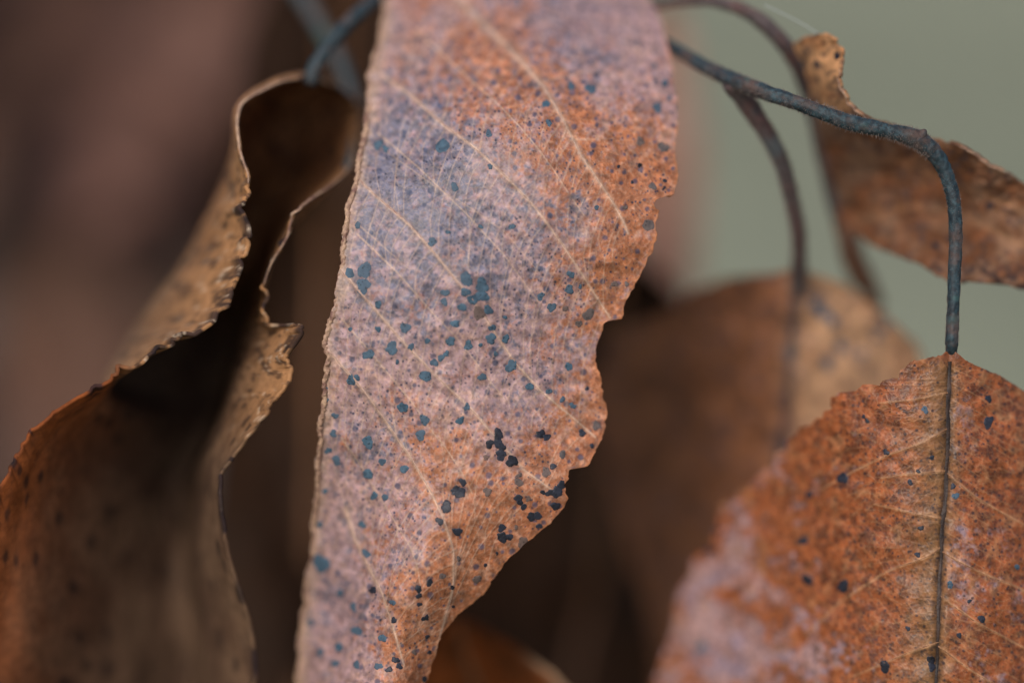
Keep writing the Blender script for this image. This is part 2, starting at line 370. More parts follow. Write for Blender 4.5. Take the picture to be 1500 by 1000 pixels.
cDepth = rbf([(575, -120, 34), (750, -120, 29), (900, -120, 35), (560, 0, 21), (750, 0, 16.5), (950, 0, 20), (545, 100, 12.5), (760, 100, 8), (985, 100, 11), (530, 200, 6), (640, 200, 3), (760, 200, 0), (990, 200, 6), (508, 300, 1.5), (740, 300, -1.5), (985, 290, 2), (495, 400, 0), (720, 400, -2), (940, 390, 1.5), (480, 500, 0), (690, 500, -1.5), (880, 500, 2.5), (470, 600, 2), (690, 620, -1), (885, 600, 3.5), (462, 700, 6), (550, 720, 3), (640, 700, -1), (832, 720, 1), (450, 800, 10), (520, 800, 6), (600, 800, -1.5), (750, 810, 1.5), (440, 900, 13), (500, 900, 9), (575, 880, -1), (680, 890, 3), (433, 1000, 15), (575, 1000, -1), (625, 1000, 4), (430, 1080, 17), (570, 1080, 0), (610, 1080, 4), (425, 1200, 18), (520, 1200, 6), (565, 1200, 7), (455, 1340, 20)])
cVeins = [[(640, -40), (690, 18), (745, 70), (795, 125), (825, 175), (850, 225), (880, 270), (900, 300), (915, 328), (920, 342)],
          [(556, 108), (600, 138), (648, 182), (695, 216), (740, 258), (785, 305), (822, 355), (848, 395), (872, 432), (894, 466)],
          [(526, 262), (548, 285), (600, 330), (640, 375), (672, 415), (705, 455), (728, 492), (755, 532), (795, 575), (840, 612), (872, 640)],
          [(500, 395), (545, 448), (590, 500), (640, 552), (690, 598), (730, 645), (770, 690), (815, 722)],
          [(482, 515), (500, 535), (535, 575), (568, 622), (600, 668), (628, 715), (648, 755), (664, 805), (664, 860), (652, 905), (638, 955)],
          [(505, 745), (520, 790), (540, 830), (560, 870), (578, 925), (592, 975)]]
cMinor = [[(528, 180), (570, 225), (640, 275), (690, 305), (740, 340), (790, 400)], [(515, 320), (560, 360), (600, 395)], [(655, 300), (720, 330), (775, 395)], [(545, 395), (590, 420), (625, 455)],
          [(540, 575), (590, 590), (640, 630), (700, 690), (740, 740), (800, 760)], [(730, 440), (790, 460), (830, 490), (870, 520)], [(790, 120), (860, 105), (930, 115), (975, 130)], [(840, 205), (900, 203)],
          [(790, 300), (840, 295), (900, 265), (985, 265)], [(600, 668), (640, 690), (700, 740), (750, 770)], [(745, 508), (790, 520), (830, 570), (880, 600)], [(640, 555), (700, 545), (760, 580)], [(860, 280), (890, 260), (950, 262)],
          [(470, 660), (500, 700), (540, 760), (600, 790)], [(690, 598), (760, 640), (820, 650), (870, 640)], [(660, 800), (700, 815), (735, 820)], [(690, 760), (740, 730), (800, 690)], [(760, 665), (790, 630), (850, 610)]]
bloom_sheen = blobs([(940, 110, 1.0, 60), (900, 40, .9, 60), (600, 60, .8, 60), (700, 90, .05, 45), (640, 75, .2, 40), (800, 170, .3, 60), (860, 215, .05, 55), (945, 255, -.3, 45), (930, 200, .1, 30), (600, 250, .9, 60), (740, 300, .8, 60), (850, 330, .55, 40),  # mauve leaf bloom together with violet sky sheen painted into the colour
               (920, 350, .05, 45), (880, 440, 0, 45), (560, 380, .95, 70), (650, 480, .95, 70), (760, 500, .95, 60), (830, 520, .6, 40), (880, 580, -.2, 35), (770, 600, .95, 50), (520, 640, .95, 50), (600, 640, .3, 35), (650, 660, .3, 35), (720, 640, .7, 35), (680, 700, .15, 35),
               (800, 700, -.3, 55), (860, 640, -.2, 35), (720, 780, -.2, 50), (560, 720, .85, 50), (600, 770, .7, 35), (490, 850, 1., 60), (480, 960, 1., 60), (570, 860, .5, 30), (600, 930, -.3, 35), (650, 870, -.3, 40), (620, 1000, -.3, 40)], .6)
bluew = blobs([(600, 250, .85, 60), (640, 330, .7, 70), (560, 230, .8, 50), (720, 340, .6, 60), (560, 400, .6, 60), (820, 330, .4, 50), (800, 40, .5, 60), (620, 110, .6, 40), (540, 640, .5, 30), (490, 860, .4, 60), (780, 520, .35, 40)], .08)
# spots read off the photograph: crop coordinates / 2.5 + offset
S2 = [(230, 250, 18), (285, 240, 28), (280, 298, 28), (335, 365, 14), (335, 455, 11), (435, 450, 20), (385, 525, 24), (300, 548, 20), (455, 520, 13), (600, 500, 18), (665, 515, 17), (580, 322, 15), (577, 355, 14), (643, 375, 16), (658, 272, 25), (655, 320, 18), (685, 345, 22), (715, 295, 26), (713, 335, 24), (738, 385, 18), (617, 435, 16), (753, 450, 13), (748, 490, 20), (802, 490, 15), (710, 513, 8), (540, 577, 15), (565, 560, 13), (585, 545, 11), (508, 627, 22), (716, 630, 15), (822, 590, 22), (235, 642, 18), (258, 632, 11), (425, 742, 20), (505, 787, 19), (490, 842, 19), (660, 740, 13), (635, 790, 15), (765, 545, 9), (970, 375, 17), (1040, 255, 14), (1035, 310, 17), (930, 335, 14), (890, 665, 15), (960, 683, 11), (1033, 592, 15), (1010, 712, 11), (1047, 735, 12), (140, 675, 12), (142, 715, 11), (177, 772, 12), (170, 837, 14), (152, 900, 13), (182, 935, 18), (297, 868, 22), (350, 940, 14), (430, 967, 16), (297, 985, 20), (515, 498, 11), (405, 575, 8), (233, 455, 8), (800, 412, 8), (1075, 300, 8)]
S2k = [(1100, 672, 8), (1082, 835, 14), (930, 838, 16), (952, 850, 14), (1118, 882, 9), (775, 840, 20), (776, 872, 21), (743, 875, 16), (785, 915, 21), (825, 938, 22), (975, 957, 12), (790, 890, 14)]
S2g = [(705, 397, 24), (1105, 402, 22), (1070, 435, 13), (1325, 75, 22), (1135, 808, 17), (1010, 913, 14), (950, 978, 18), (730, 925, 11), (1200, 290, 12), (1245, 290, 9), (1020, 380, 11)]
S3 = [(140, 298, 11), (105, 275, 15), (320, 315, 15), (360, 320, 13), (275, 420, 14), (122, 420, 13), (125, 562, 34), (290, 525, 16), (195, 670, 14), (243, 720, 15), (255, 808, 19), (350, 835, 15), (190, 868, 17), (123, 885, 14), (178, 928, 14), (255, 932, 14), (335, 938, 14), (388, 705, 11), (300, 130, 12), (85, 780, 14)]
S3k = [(645, 265, 14), (630, 300, 24), (612, 300, 12), (585, 355, 22), (560, 408, 15), (625, 446, 17), (850, 328, 18), (868, 355, 12), (895, 392, 16), (918, 388, 16), (925, 425, 11), (990, 300, 22), (962, 304, 14), (938, 302, 9), (1006, 275, 16), (985, 352, 17), (788, 432, 15), (790, 466, 20), (815, 465, 14), (482, 655, 14), (484, 680, 11), (486, 712, 9), (523, 633, 13), (315, 660, 13), (392, 770, 11), (607, 650, 8), (398, 915, 13), (412, 938, 12), (375, 950, 12), (505, 985, 11), (512, 760, 10), (523, 887, 8), (728, 568, 7), (770, 525, 6), (515, 830, 8), (610, 720, 6), (500, 765, 8)]
S3g = [(735, 300, 16), (850, 265, 16), (852, 240, 10), (885, 325, 10), (840, 430, 8), (865, 485, 20), (570, 608, 12), (697, 620, 16), (467, 887, 9), (630, 545, 9)]
S1 = [(1042, 315, 15), (1113, 325, 20), (1385, 305, 14), (1357, 395, 18), (1350, 240, 9), (950, 380, 14), (570, 535, 26), (335, 530, 18), (362, 545, 13), (615, 685, 15), (533, 885, 17), (1135, 760, 9), (740, 490, 13), (745, 610, 10), (260, 825, 12), (710, 830, 9), (960, 450, 12), (1400, 360, 10), (590, 850, 9), (825, 830, 12)]
S1g = [(1295, 518, 16), (1380, 540, 20), (1340, 682, 14), (1240, 760, 9)]
S1k = [(1385, 662, 8), (1265, 668, 6), (1293, 605, 9), (1383, 688, 6), (1215, 610, 6)]
SPOTS = [(420 + a / 2.5, off + b / 2.5, r / 2.5 * .97) for lst, off in ((S2, 300), (S2k, 300), (S2g, 300), (S3, 600), (S3k, 600), (S3g, 600), (S1, 0), (S1k, 0), (S1g, 0)) for a, b, r in lst]
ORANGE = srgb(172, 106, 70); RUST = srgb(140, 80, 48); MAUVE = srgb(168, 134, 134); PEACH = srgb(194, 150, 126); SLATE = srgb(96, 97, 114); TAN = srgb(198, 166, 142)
def mix(a, b, t): return a + (b - a) * t[..., None]
def ink(c, x, y, line, width, colour, k, taper=.5):
    """lay a thin vein of colour along a polyline, touching only the rows it crosses"""
    ys = [p[1] for p in line]; i0, i1 = np.searchsorted(y[:, 0], [min(ys) - 8, max(ys) + 8])
    if i1 - i0 < 2: return
    d, t = polydist(x[i0:i1], y[i0:i1], line); w_ = width * (1 - taper * t)
    c[i0:i1] = mix(c[i0:i1], np.array(colour), np.exp(-(d / w_) ** 2) * k)
def halo(c, x, y, spots, colour, k, grow=1.35):
    for px, py, r in spots:
        i0, i1 = np.searchsorted(y[:, 0], [py - 3 * r, py + 3 * r])
        if i1 - i0 < 2: continue
        d = np.hypot(x[i0:i1] - px, y[i0:i1] - py) / (r * grow)
        c[i0:i1] = mix(c[i0:i1], np.array(colour), np.exp(-d ** 3) * k)
def resample(line, n):
    q = smooth_line(line, 10); l = np.r_[0, np.cumsum(np.hypot(*np.diff(q, axis=0).T))]; t = np.linspace(0, l[-1], n)
    return np.stack([np.interp(t, l, q[:, 0]), np.interp(t, l, q[:, 1])], 1)
_r = np.random.RandomState(4); cInter = []; cLadder = []
for i in range(len(cVeins) - 1):
    A, B = resample(cVeins[i], 60), resample(cVeins[i + 1], 60)
    for t in (.5,):
        q = A + (B - A) * t; q = q[2:int(60 * _r.uniform(.55, .85))] ; k = np.arange(len(q)); cInter.append(list(map(tuple, q[::5] + _r.normal(0, 1.2, q[::5].shape))))
    for j in range(3, 58, 2):
        jj = min(59, j + _r.randint(-1, 3)); k = _r.uniform(.25, .75); a0, b0 = A[j], B[jj]; n_ = np.array([-(b0 - a0)[1], (b0 - a0)[0]]) * .08
        e = _r.choice([1., 1., .55])
        cLadder.append([tuple(a0 + (b0 - a0) * t * e + n_ * math.sin(t * 3.14) * (1 if j % 4 else -1) + _r.normal(0, 1.5, 2)) for t in (0, .25, .5, .75, 1)])
def paint_central(x, y):
    wx = x + (fbm(x / 22, y / 22, 41, 2) - .5) * 9; wy = y + (fbm(x / 22, y / 22, 47, 2) - .5) * 9
    n1 = fbm(wx / 34, wy / 34, 1, 4); n2 = fbm(wx / 8, wy / 8, 11, 3); n3 = fbm(x / 2.6, y / 2.6, 21, 2); n5 = fbm(x / 5, y / 5, 25, 3)
    m = bloom_sheen(x, y)
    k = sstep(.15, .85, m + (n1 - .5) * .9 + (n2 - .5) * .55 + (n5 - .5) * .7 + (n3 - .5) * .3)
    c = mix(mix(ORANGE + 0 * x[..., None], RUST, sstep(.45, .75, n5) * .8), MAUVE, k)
    c = mix(c, PEACH, sstep(.48, .75, fbm(wx / 6, wy / 6, 61, 3) * .6 + n1 * .4) * .6)
    sl_ = bluew(wx, wy) + .2 * (k - .5)
    c = mix(c, SLATE, np.clip(sstep(.50, .78, fbm(wx / 7, wy / 7, 71, 4) * .7 + fbm(wx / 30, wy / 30, 73, 2) * .3 + (sl_ - .33) * .5) * .9, 0, 1))
    c = mix(c, srgb(112, 112, 132) + 0 * c, np.clip(sl_ - .12, 0, .7) * .65)
    c = mix(c, PEACH * 1.05, sstep(.6, 1, blobs([(600, 70, 1, 40), (545, 160, 1, 25)], 0)(x, y)) * .5)
    f1, e, rid = worley(wx / 5.2, wy / 5.2, 3); c = c * (.76 + .44 * rid)[..., None]
    c = mix(c, TAN * .92, (1 - sstep(.03, .16, e)) * .20)
    f1, e2, rid = worley(wx / 17, wy / 17, 5); c = mix(c, TAN * .95, (1 - sstep(.015, .07, e2)) * .22)
    f1, e, rid = worley(x / 8, y / 8, 9); sp = (1 - sstep(.5, 1.0, f1 / (.10 + .24 * rid ** 3))) * (rid > .3)
    c = mix(c, srgb(46, 50, 70) + 0 * c, sp * .95 * sstep(.25, .6, fbm(x / 50, y / 50, 15, 2)))
    f1, e, rid = worley(x / 22 + 5, y / 22, 19); sp = (1 - sstep(.55, 1.1, f1 / (.05 + .22 * rid ** 2))) * (rid > .4)
    c = mix(c, srgb(62, 70, 94) + 0 * c, sp * .75)
    for v in cLadder: ink(c, x, y, v, .95, TAN * 1.02, .40, .2)
    for v in cInter: ink(c, x, y, v, 1.4, TAN * 1.05, .6)
    for v in cMinor[:2] + cMinor[6:8]: ink(c, x, y, v, 1.3, TAN, .4)
    for v in cVeins:
        ink(c, x, y, v, 7, TAN * .9, .22); ink(c, x, y, v, 2.0, TAN * 1.12, .75, .4)
    ink(c, x, y, cVeins[0], 10, TAN, .22, .8)
    halo(c, x, y, SPOTS, srgb(112, 74, 66), .38)
    Lx = np.interp(y, [a for a, b in cL], [b for a, b in cL]); e = x - Lx
    c = mix(c, TAN * (.55 + .6 * n3[..., None]), (1 - sstep(3, 24, e + (n2 - .5) * 18)) * .65)
    Rx = np.interp(y, [a for a, b in cR], [b for a, b in cR]); e = Rx - x
    c = mix(c, srgb(206, 134, 90) + 0 * c, (1 - sstep(.5, 5, e + (n2 - .5) * 4)) * .5)
    return c * .92 + c * n3[..., None] * .16
def relief_central(x, y):
    ridge = 0 * x
    for v, wd_, h in [(v, 3.2, .11) for v in cVeins] + [(v, 1.8, .05) for v in cInter] + [(v, 1.6, .03) for v in cLadder]:
        ys = [p[1] for p in v]; i0, i1 = np.searchsorted(y[:, 0], [min(ys) - 10, max(ys) + 10])
        if i1 - i0 > 1: d, t = polydist(x[i0:i1], y[i0:i1], v); ridge[i0:i1] += np.exp(-(d / wd_) ** 2) * h * (1 - .5 * t)
    wx = x + (fbm(x / 22, y / 22, 41, 2) - .5) * 9; wy = y + (fbm(x / 22, y / 22, 47, 2) - .5) * 9
    f1, e, _ = worley(wx / 5.2, wy / 5.2, 3); cell = (1 - np.clip(e * 2.4, 0, 1)) * .022
    f1, e2, _ = worley(wx / 17, wy / 17, 5); big = np.exp(-(e2 / .10) ** 2) * .025
    pucker = (fbm(x / 46, y / 40, 91, 2) - .5) * 1.0 + (fbm(x / 13, y / 13, 95, 2) - .5) * .08
    return -(ridge + cell + big) + pucker          # away from the camera is positive
rows = np.linspace(-160, 1340, 1080)
leafC = RowLeaf(cL, cR, cDepth, rows, 400, teeth=2.2, seed=3, relief=relief_central)
tC = thing('dry_leaf', P(600, -160, 26), 'long russet and mauve dead leaf hanging down, dotted with slate blue spots', 'leaf')
def fold_back(s, C):
    t = np.linspace(1, 0, 26)[None]; wv = (s.R - s.L)[:, None]
    x = s.L[:, None] + 1.5 - 3.0 * np.sin(np.clip(t * 12, 0, 1) * math.pi) * (t < .09) + t * wv * .72
    d = s.d[:, :1] + .5 + 26 * t ** .8
    V = P(x, np.repeat(s.rows[:, None], 26, 1), d)
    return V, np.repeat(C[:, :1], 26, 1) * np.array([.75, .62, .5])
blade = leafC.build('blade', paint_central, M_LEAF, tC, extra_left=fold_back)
for i, v in enumerate(cVeins): add_vein(leafC, 'side_vein', v, 1.25, .15, M_VEIN, tC, i)
rng = np.random.RandomState(8)
ml = [(np.interp(y, leafC.rows, leafC.L) + 3.5, y) for y in range(-150, 1330, 12)]
mp = [(a, b, float(cDepth(np.array([a]), np.array([b]))[0])) for a, b in ml]
tube('midrib', mp, [4.6, 4.4, 4, 3.6, 3, 2], M_RIB, tC, 10, wob=.5, seed=4, n=8)
for lst, off, mat in ((S2, 300, M_SPOT_BLUE), (S2k, 300, M_SPOT_BLACK), (S2g, 300, M_SPOT_GREY), (S3, 600, M_SPOT_BLUE), (S3k, 600, M_SPOT_BLACK), (S3g, 600, M_SPOT_GREY), (S1, 0, M_SPOT_BLUE), (S1k, 0, M_SPOT_BLACK), (S1g, 0, M_SPOT_GREY)):
    for a, b, r in lst: add_spot(leafC, 420 + a / 2.5, off + b / 2.5, r / 2.5 * .97, mat, tC, rng)
tube('petiole', [(592, -150, 26), (640, -230, 34), (700, -300, 40)], [9, 10, 12], M_BARK2, tC, 10)

# ================================================================== RIGHT TWIG: stem, petioles, rust leaf in front, brown leaf behind
tR = thing('leafy_twig', P(930, 40, 14), 'blue black twig with a bent knee carrying a rust brown leaf and a shaded one', 'twig')
main_pts = [(880, 20, 28), (930, 42, 24), (985, 70, 16), (1040, 102, 10), (1100, 128, 4.5), (1170, 152, 1), (1240, 178, 0), (1300, 192, 0), (1340, 203, .3), (1366, 222, .7), (1384, 250, 1), (1396, 290, 1), (1400, 340, 1), (1398, 400, .8), (1396, 460, .5), (1394, 503, .6), (1393, 522, 1.7), (1390, 545, 2.4)]
main_rad = [8, 8, 9.5, 11, 12.5, 10.5, 11.5, 10.5, 14, 12.8, 11, 10, 10, 9.6, 9.2, 9.5, 7, 3]
tube('stem', main_pts, main_rad, M_BARK, tR, 22, wob=.11, seed=2, n=16)
tube('bud', [(1338, 206, .2), (1349, 198, .0), (1356, 191, -.2)], [12, 9, 3], M_BARK, tR, 14, wob=.3, seed=9, n=5)
fuzz('stem_hair', main_pts[2:10], main_rad[2:10], 2600, 6, M_HAIR, tR, 3)
fuzz('stem_hair', main_pts[10:16], main_rad[10:16], 900, 3.5, M_HAIR, tR, 4)
pet2 = [(1072, 118, 7), (1090, 145, 8.5), (1120, 190, 10), (1145, 240, 12), (1162, 300, 15), (1170, 350, 18), (1170, 400, 22), (1168, 425, 23.5)]
tube('petiole', pet2, [17, 16, 13, 11.5, 11, 11, 13, 10], M_BARK2, tR, 14, wob=.12, seed=7)
fuzz('petiole_hair', pet2, [13, 12, 11, 11], 2600, 8, M_HAIR, tR, 5)

fL = [(510, 1391), (516, 1387), (521, 1379), (525, 1358), (529, 1338), (538, 1326), (541, 1319), (556, 1316), (558, 1292), (565, 1288), (566.5, 1262), (573, 1256), (575, 1232), (581, 1226), (583, 1217), (600, 1214), (602, 1204), (612, 1201), (614, 1190), (623, 1186), (626, 1168), (640, 1163), (644, 1150), (660, 1146), (664, 1134), (684, 1130), (688, 1118), (708, 1108), (713, 1088), (732, 1078), (738, 1058), (752, 1053), (775, 1046), (798, 1043), (808, 1028), (818, 1016), (835, 1010), (870, 995), (890, 986), (912, 984), (925, 980), (950, 974), (1000, 958), (1100, 940), (1200, 970), (1300, 1070), (1400, 1240), (1440, 1350)]
fR = [(510, 1397), (516, 1401), (522, 1408), (530, 1418), (540, 1438), (550, 1460), (560, 1480), (574, 1502), (600, 1540), (650, 1585), (720, 1630), (800, 1660), (1000, 1690), (1100, 1670), (1200, 1610), (1300, 1530), (1400, 1410), (1440, 1358)]
fDepth = rbf([(1390, 525, .3), (1388, 600, 0), (1386, 700, 0), (1378, 800, 0), (1372, 1000, 0), (1370, 1100, 0), (1318, 555, .5), (1250, 575, 3), (1300, 700, 1), (1200, 700, 8), (1130, 680, 15), (1250, 850, 5), (1150, 850, 13), (1040, 810, 22), (1000, 900, 24), (1200, 1000, 9), (960, 1000, 26), (1100, 950, 17), (930, 1100, 28), (1430, 545, 1.5), (1500, 580, 5), (1450, 700, 1.5), (1520, 750, 5), (1450, 900, .5), (1550, 900, 6), (1640, 800, 12), (1600, 1000, 10), (1690, 1100, 15), (970, 1200, 30), (1365, 1250, 2), (1600, 1200, 13), (1355, 1440, 8)])
fMid = [(1391, 522), (1389, 600), (1387, 690), (1381, 770), (1377, 850), (1374, 930), (1371, 1020), (1370, 1100), (1364, 1250), (1355, 1435)]
fVeins = [[(1387, 628), (1352, 648), (1296, 668), (1250, 690), (1200, 718)], [(1380, 800), (1356, 816), (1300, 836), (1232, 880), (1180, 930)], [(1384, 690), (1330, 694), (1290, 700)], [(1384, 760), (1340, 752), (1280, 738)], [(1386, 692), (1432, 730), (1500, 768), (1560, 790)], [(1380, 808), (1432, 836), (1492, 860), (1560, 890)], [(1377, 872), (1432, 912), (1500, 948), (1560, 985)], [(1374, 945), (1420, 980), (1470, 1010)], [(1376, 940), (1320, 960), (1250, 990)], [(1389, 575), (1340, 585), (1290, 590)]]
def paint_front(x, y):
    wx = x + (fbm(x / 22, y / 22, 141, 2) - .5) * 9; wy = y + (fbm(x / 22, y / 22, 147, 2) - .5) * 9
    n1 = fbm(wx / 30, wy / 30, 101, 5); n2 = fbm(x / 9, y / 9, 111, 3); n3 = fbm(x / 3.2, y / 3.2, 121, 2)
    m = blobs([(1060, 790, .8, 40), (1030, 900, .75, 60), (1120, 960, .8, 60), (1150, 880, .35, 50), (1250, 980, .35, 50), (1410, 620, .75, 24), (1400, 720, .35, 24), (1420, 850, .4, 40), (1300, 650, .05, 60), (1250, 800, .0, 60), (1460, 640, -.3, 40), (1480, 580, -.4, 30), (1330, 900, -.2, 50), (1130, 720, .5, 40)], .15)(wx, wy)  # mauve zones put the sky's violet sheen into the blade colour
    k = sstep(.3, .8, m + (n1 - .5) * 1.1 + (n2 - .5) * .6 + (n3 - .5) * .3)
    c = mix(mix(srgb(148, 80, 44) + 0 * x[..., None], srgb(102, 53, 32), sstep(.40, .72, n2)), MAUVE * .92, k)
    c = mix(c, srgb(170, 122, 84) + 0 * c, sstep(.55, .8, fbm(wx / 18, wy / 18, 161, 4)) * .5)
    midx = np.interp(y, [b for a, b in fMid], [a for a, b in fMid])
    near = np.exp(-((x - midx) / np.where(x < midx, 46, 16)) ** 2)
    c = mix(c, srgb(124, 92, 58) + 0 * c, near * .8)
    c = mix(c, srgb(60, 50, 52) + 0 * c, sstep(.58, .8, fbm(wx / 7, wy / 7, 171, 3) + (near - .5) * .1) * .6)
    f1, e, rid = worley(wx / 6.5, wy / 6.5, 103); c = c * (.84 + .3 * rid)[..., None]; c = mix(c, srgb(186, 140, 100) + 0 * c, (1 - sstep(.03, .15, e)) * .2)
    f1, e2, rid = worley(wx / 20, wy / 16, 105); c = mix(c, srgb(176, 134, 98) + 0 * c, (1 - sstep(.02, .07, e2)) * .3)
    f1, e, rid = worley(x / 9, y / 9, 109); sp = (1 - sstep(.5, 1.0, f1 / (.10 + .26 * rid ** 3))) * (rid > .35); c = mix(c, srgb(48, 40, 46) + 0 * c, sp * .8)
    c = mix(c, srgb(128, 120, 144) + 0 * c, np.clip(k - .3, 0, 1) * sstep(.45, .7, fbm(wx / 24, wy / 24, 181, 4)) * .7)
    _q = np.random.RandomState(6)
    for j in range(46):
        sd = -1 if j % 2 else 1; y0 = 535 + j * 11; L_ = _q.uniform(45, 120); x0 = float(np.interp(y0, [b for a, b in fMid], [a for a, b in fMid])); sl_ = .28 if sd < 0 else .55
        ink(c, x, y, [(x0 + sd * L_ * t, y0 + L_ * t * sl_ * (1 if sd > 0 else _q.uniform(-.3, 1)) + _q.normal(0, 2)) for t in (0, .3, .6, 1)], .9, srgb(178, 132, 96), .4, .4)
    for v in fVeins:
        d, t = polydist(x, y, v); c = mix(c, srgb(196, 150, 110) + 0 * c, np.exp(-(d / (2.2 - 1.1 * t)) ** 2) * .5)
    d, t = polydist(x, y, fMid); c = mix(c, srgb(36, 22, 18) + 0 * c, np.exp(-((x - midx) / 4.2) ** 2) * .9 * sstep(520, 545, y))
    c = mix(c, srgb(132, 74, 44) + 0 * c, (1 - sstep(522, 545, y + np.abs(x - 1392) * .3)) * .8)
    return c
def relief_front(x, y):
    midx = np.interp(y, [b for a, b in fMid], [a for a, b in fMid])
    g = np.exp(-((x - midx) / 7) ** 2) * .55
    ridge = 0 * x
    for v in fVeins: d, t = polydist(x, y, v); ridge = ridge + np.exp(-(d / 3.5) ** 2) * .09
    wx = x + (fbm(x / 22, y / 22, 141, 2) - .5) * 9; wy = y + (fbm(x / 22, y / 22, 147, 2) - .5) * 9
    f1, e, _ = worley(wx / 6.5, wy / 6.5, 103)
    f1, e2, _ = worley(wx / 20, wy / 16, 105)
    return g - ridge - (1 - np.clip(e * 2.4, 0, 1)) * .035 - np.exp(-(e2 / .1) ** 2) * .025 + (fbm(x / 46, y / 42, 191, 2) - .5) * 1.2 + (fbm(x / 12, y / 12, 195, 2) - .5) * .12
rows = np.concatenate([np.linspace(510, 620, 160, endpoint=False), np.linspace(620, 1100, 330, endpoint=False), np.linspace(1100, 1440, 110)])
leafF = RowLeaf(fL, fR, fDepth, rows, 470, teeth=3.4, seed=23, relief=relief_front)
lf = leafF.build('leaf', paint_front, M_LEAF2, tR); lf['label'] = 'rust brown leaf with dark midrib hanging from the bent twig'
for i, v in enumerate(fVeins): add_vein(leafF, 'side_vein', v, 1.0, .2, M_VEIN_DIM, lf, 20 + i)
add_vein(leafF, 'midrib', [(1391, 530)] + fMid[1:], 3.0, 2.3, M_RIB_DARK, lf, 40)
rng = np.random.RandomState(18)
for a, b, r in [(1448, 618, 8), (1448, 584, 5), (1234, 700, 8.5), (1185, 724, 5.5), (1176, 792, 7), (1182, 849, 8), (1235, 858, 9), (1296, 976, 8), (1364, 966, 6), (1365, 976, 6), (1333, 706, 4), (1344, 812, 4), (1349, 773, 4), (1298, 662, 4.5), (1438, 906, 5.5), (1396, 712, 4), (1330, 920, 3.5), (1365, 670, 3.5), (1137, 664, 9), (1040, 806, 8), (1049, 776, 6), (1405, 930, 4), (1345, 690, 3), (1420, 880, 3), (1270, 616, 3.5), (1265, 610, 3)]:
    add_spot(leafF, a, b, r, M_SPOT_BLACK, lf, rng)
for a, b, r in [(1028, 948, 8), (1355, 600, 5), (1400, 726, 5), (1392, 856, 5), (1490, 830, 4)]: add_spot(leafF, a, b, r, M_SPOT_BLUE, lf, rng)

bL = [(398, 1160), (402, 1128), (406, 1072), (410, 1050), (418, 1030), (450, 980), (475, 930), (490, 890), (560, 862), (650, 872), (750, 905), (850, 935), (1000, 965), (1120, 980), (1250, 1020), (1340, 1100)]
bR = [(398, 1180), (404, 1205), (410, 1222), (425, 1248), (440, 1272), (455, 1292), (470, 1308), (495, 1330), (520, 1350), (560, 1362), (640, 1400), (1000, 1450), (1120, 1430), (1250, 1300), (1340, 1115)]
bDepth = rbf([(1168, 400, 24), (1160, 550, 28), (1145, 700, 33), (1120, 1000, 40), (1068, 410, 34), (980, 455, 42), (900, 500, 52), (870, 650, 66), (1000, 700, 48), (970, 1000, 70), (1060, 1000, 50), (1220, 410, 26), (1300, 470, 29), (1340, 520, 32), (1300, 700, 34), (1400, 700, 42), (1450, 1000, 50), (1280, 560, 30)])
bMid = [(1168, 405), (1160, 500), (1152, 600), (1140, 720), (1125, 880), (1115, 1100)]
def paint_back(x, y):
    n1 = fbm(x / 40, y / 40, 201, 4); n2 = fbm(x / 12, y / 12, 211, 3)
    midx = np.interp(y, [b for a, b in bMid], [a for a, b in bMid]); r = sstep(-30, 34, x - midx + (n1 - .5) * 40)  # right half painted paler, as sky light on it, with blotchy border
    c = mix(mix(srgb(156, 104, 74) + 0 * x[..., None], srgb(128, 86, 62), sstep(.4, .6, n1)), srgb(200, 156, 120), r)
    c = mix(c, srgb(146, 92, 60) + 0 * c, sstep(.5, .7, n1) * .35)
    c = mix(c, srgb(92, 78, 84) + 0 * c, sstep(.58, .7, n2) * .6)
    d = np.abs(x - midx); return mix(c, srgb(82, 66, 58) + 0 * c, np.exp(-(d / 9) ** 2) * .8)
leafB = RowLeaf(bL, bR, bDepth, np.concatenate([np.linspace(398, 480, 50, endpoint=False), np.linspace(480, 1340, 170)]), 150, teeth=6, seed=33, relief=lambda x, y: (fbm(x / 50, y / 50, 291, 3) - .5) * 3)
lb = leafB.build('leaf', paint_back, M_LEAFB, tR); lb['label'] = 'brown blurred leaf, one half painted pale tan as if turned to the sky'
add_vein(leafB, 'midrib', bMid, 8, 5, M_BARK2, lb, 50)
for a, b, r in [(1195, 447, 9), (1207, 460, 9), (1220, 470, 8), (1296, 480, 7), (1283, 494, 6), (1232, 508, 8), (1212, 532, 9), (1262, 518, 6)]: add_spot(leafB, a, b, r, M_SPOT_BLUE, lb, rng)

# ================================================================== REAR RIGHT TWIG
tN = thing('leafy_twig', P(900, 5, 10), 'thin arching twig carrying a curled tan brown leaf behind the bent twig', 'twig')
rear = [(880, 12, 36), (955, 6, 25), (1000, 2, 18), (1050, 3, 14), (1095, 18, 13), (1130, 45, 13), (1160, 82, 15), (1185, 140, 20), (1203, 215, 24), (1222, 290, 27), (1238, 345, 29)]
tube('petiole', [(1232, 320, 28), (1245, 360, 29), (1258, 398, 32), (1288, 446, 36)], [14, 18, 20, 10], M_STUB, tN, 14, wob=.2, seed=13)
tube('stem', rear, [7, 7, 7.5, 8, 10, 12, 12, 11, 12, 13, 13], M_BARK2, tN, 14, wob=.12, seed=12)
fuzz('stem_hair', rear[2:10], [8, 10, 12, 12], 1600, 7, M_HAIR, tN, 9)
rL = [(50, 1198), (58, 1178), (66, 1164), (100, 1176), (130, 1187), (200, 1202), (290, 1224), (335, 1240), (345, 1256), (358, 1278), (370, 1302), (382, 1338), (392, 1356), (400, 1372), (408, 1392), (413, 1420), (420, 1500), (426, 1600)]
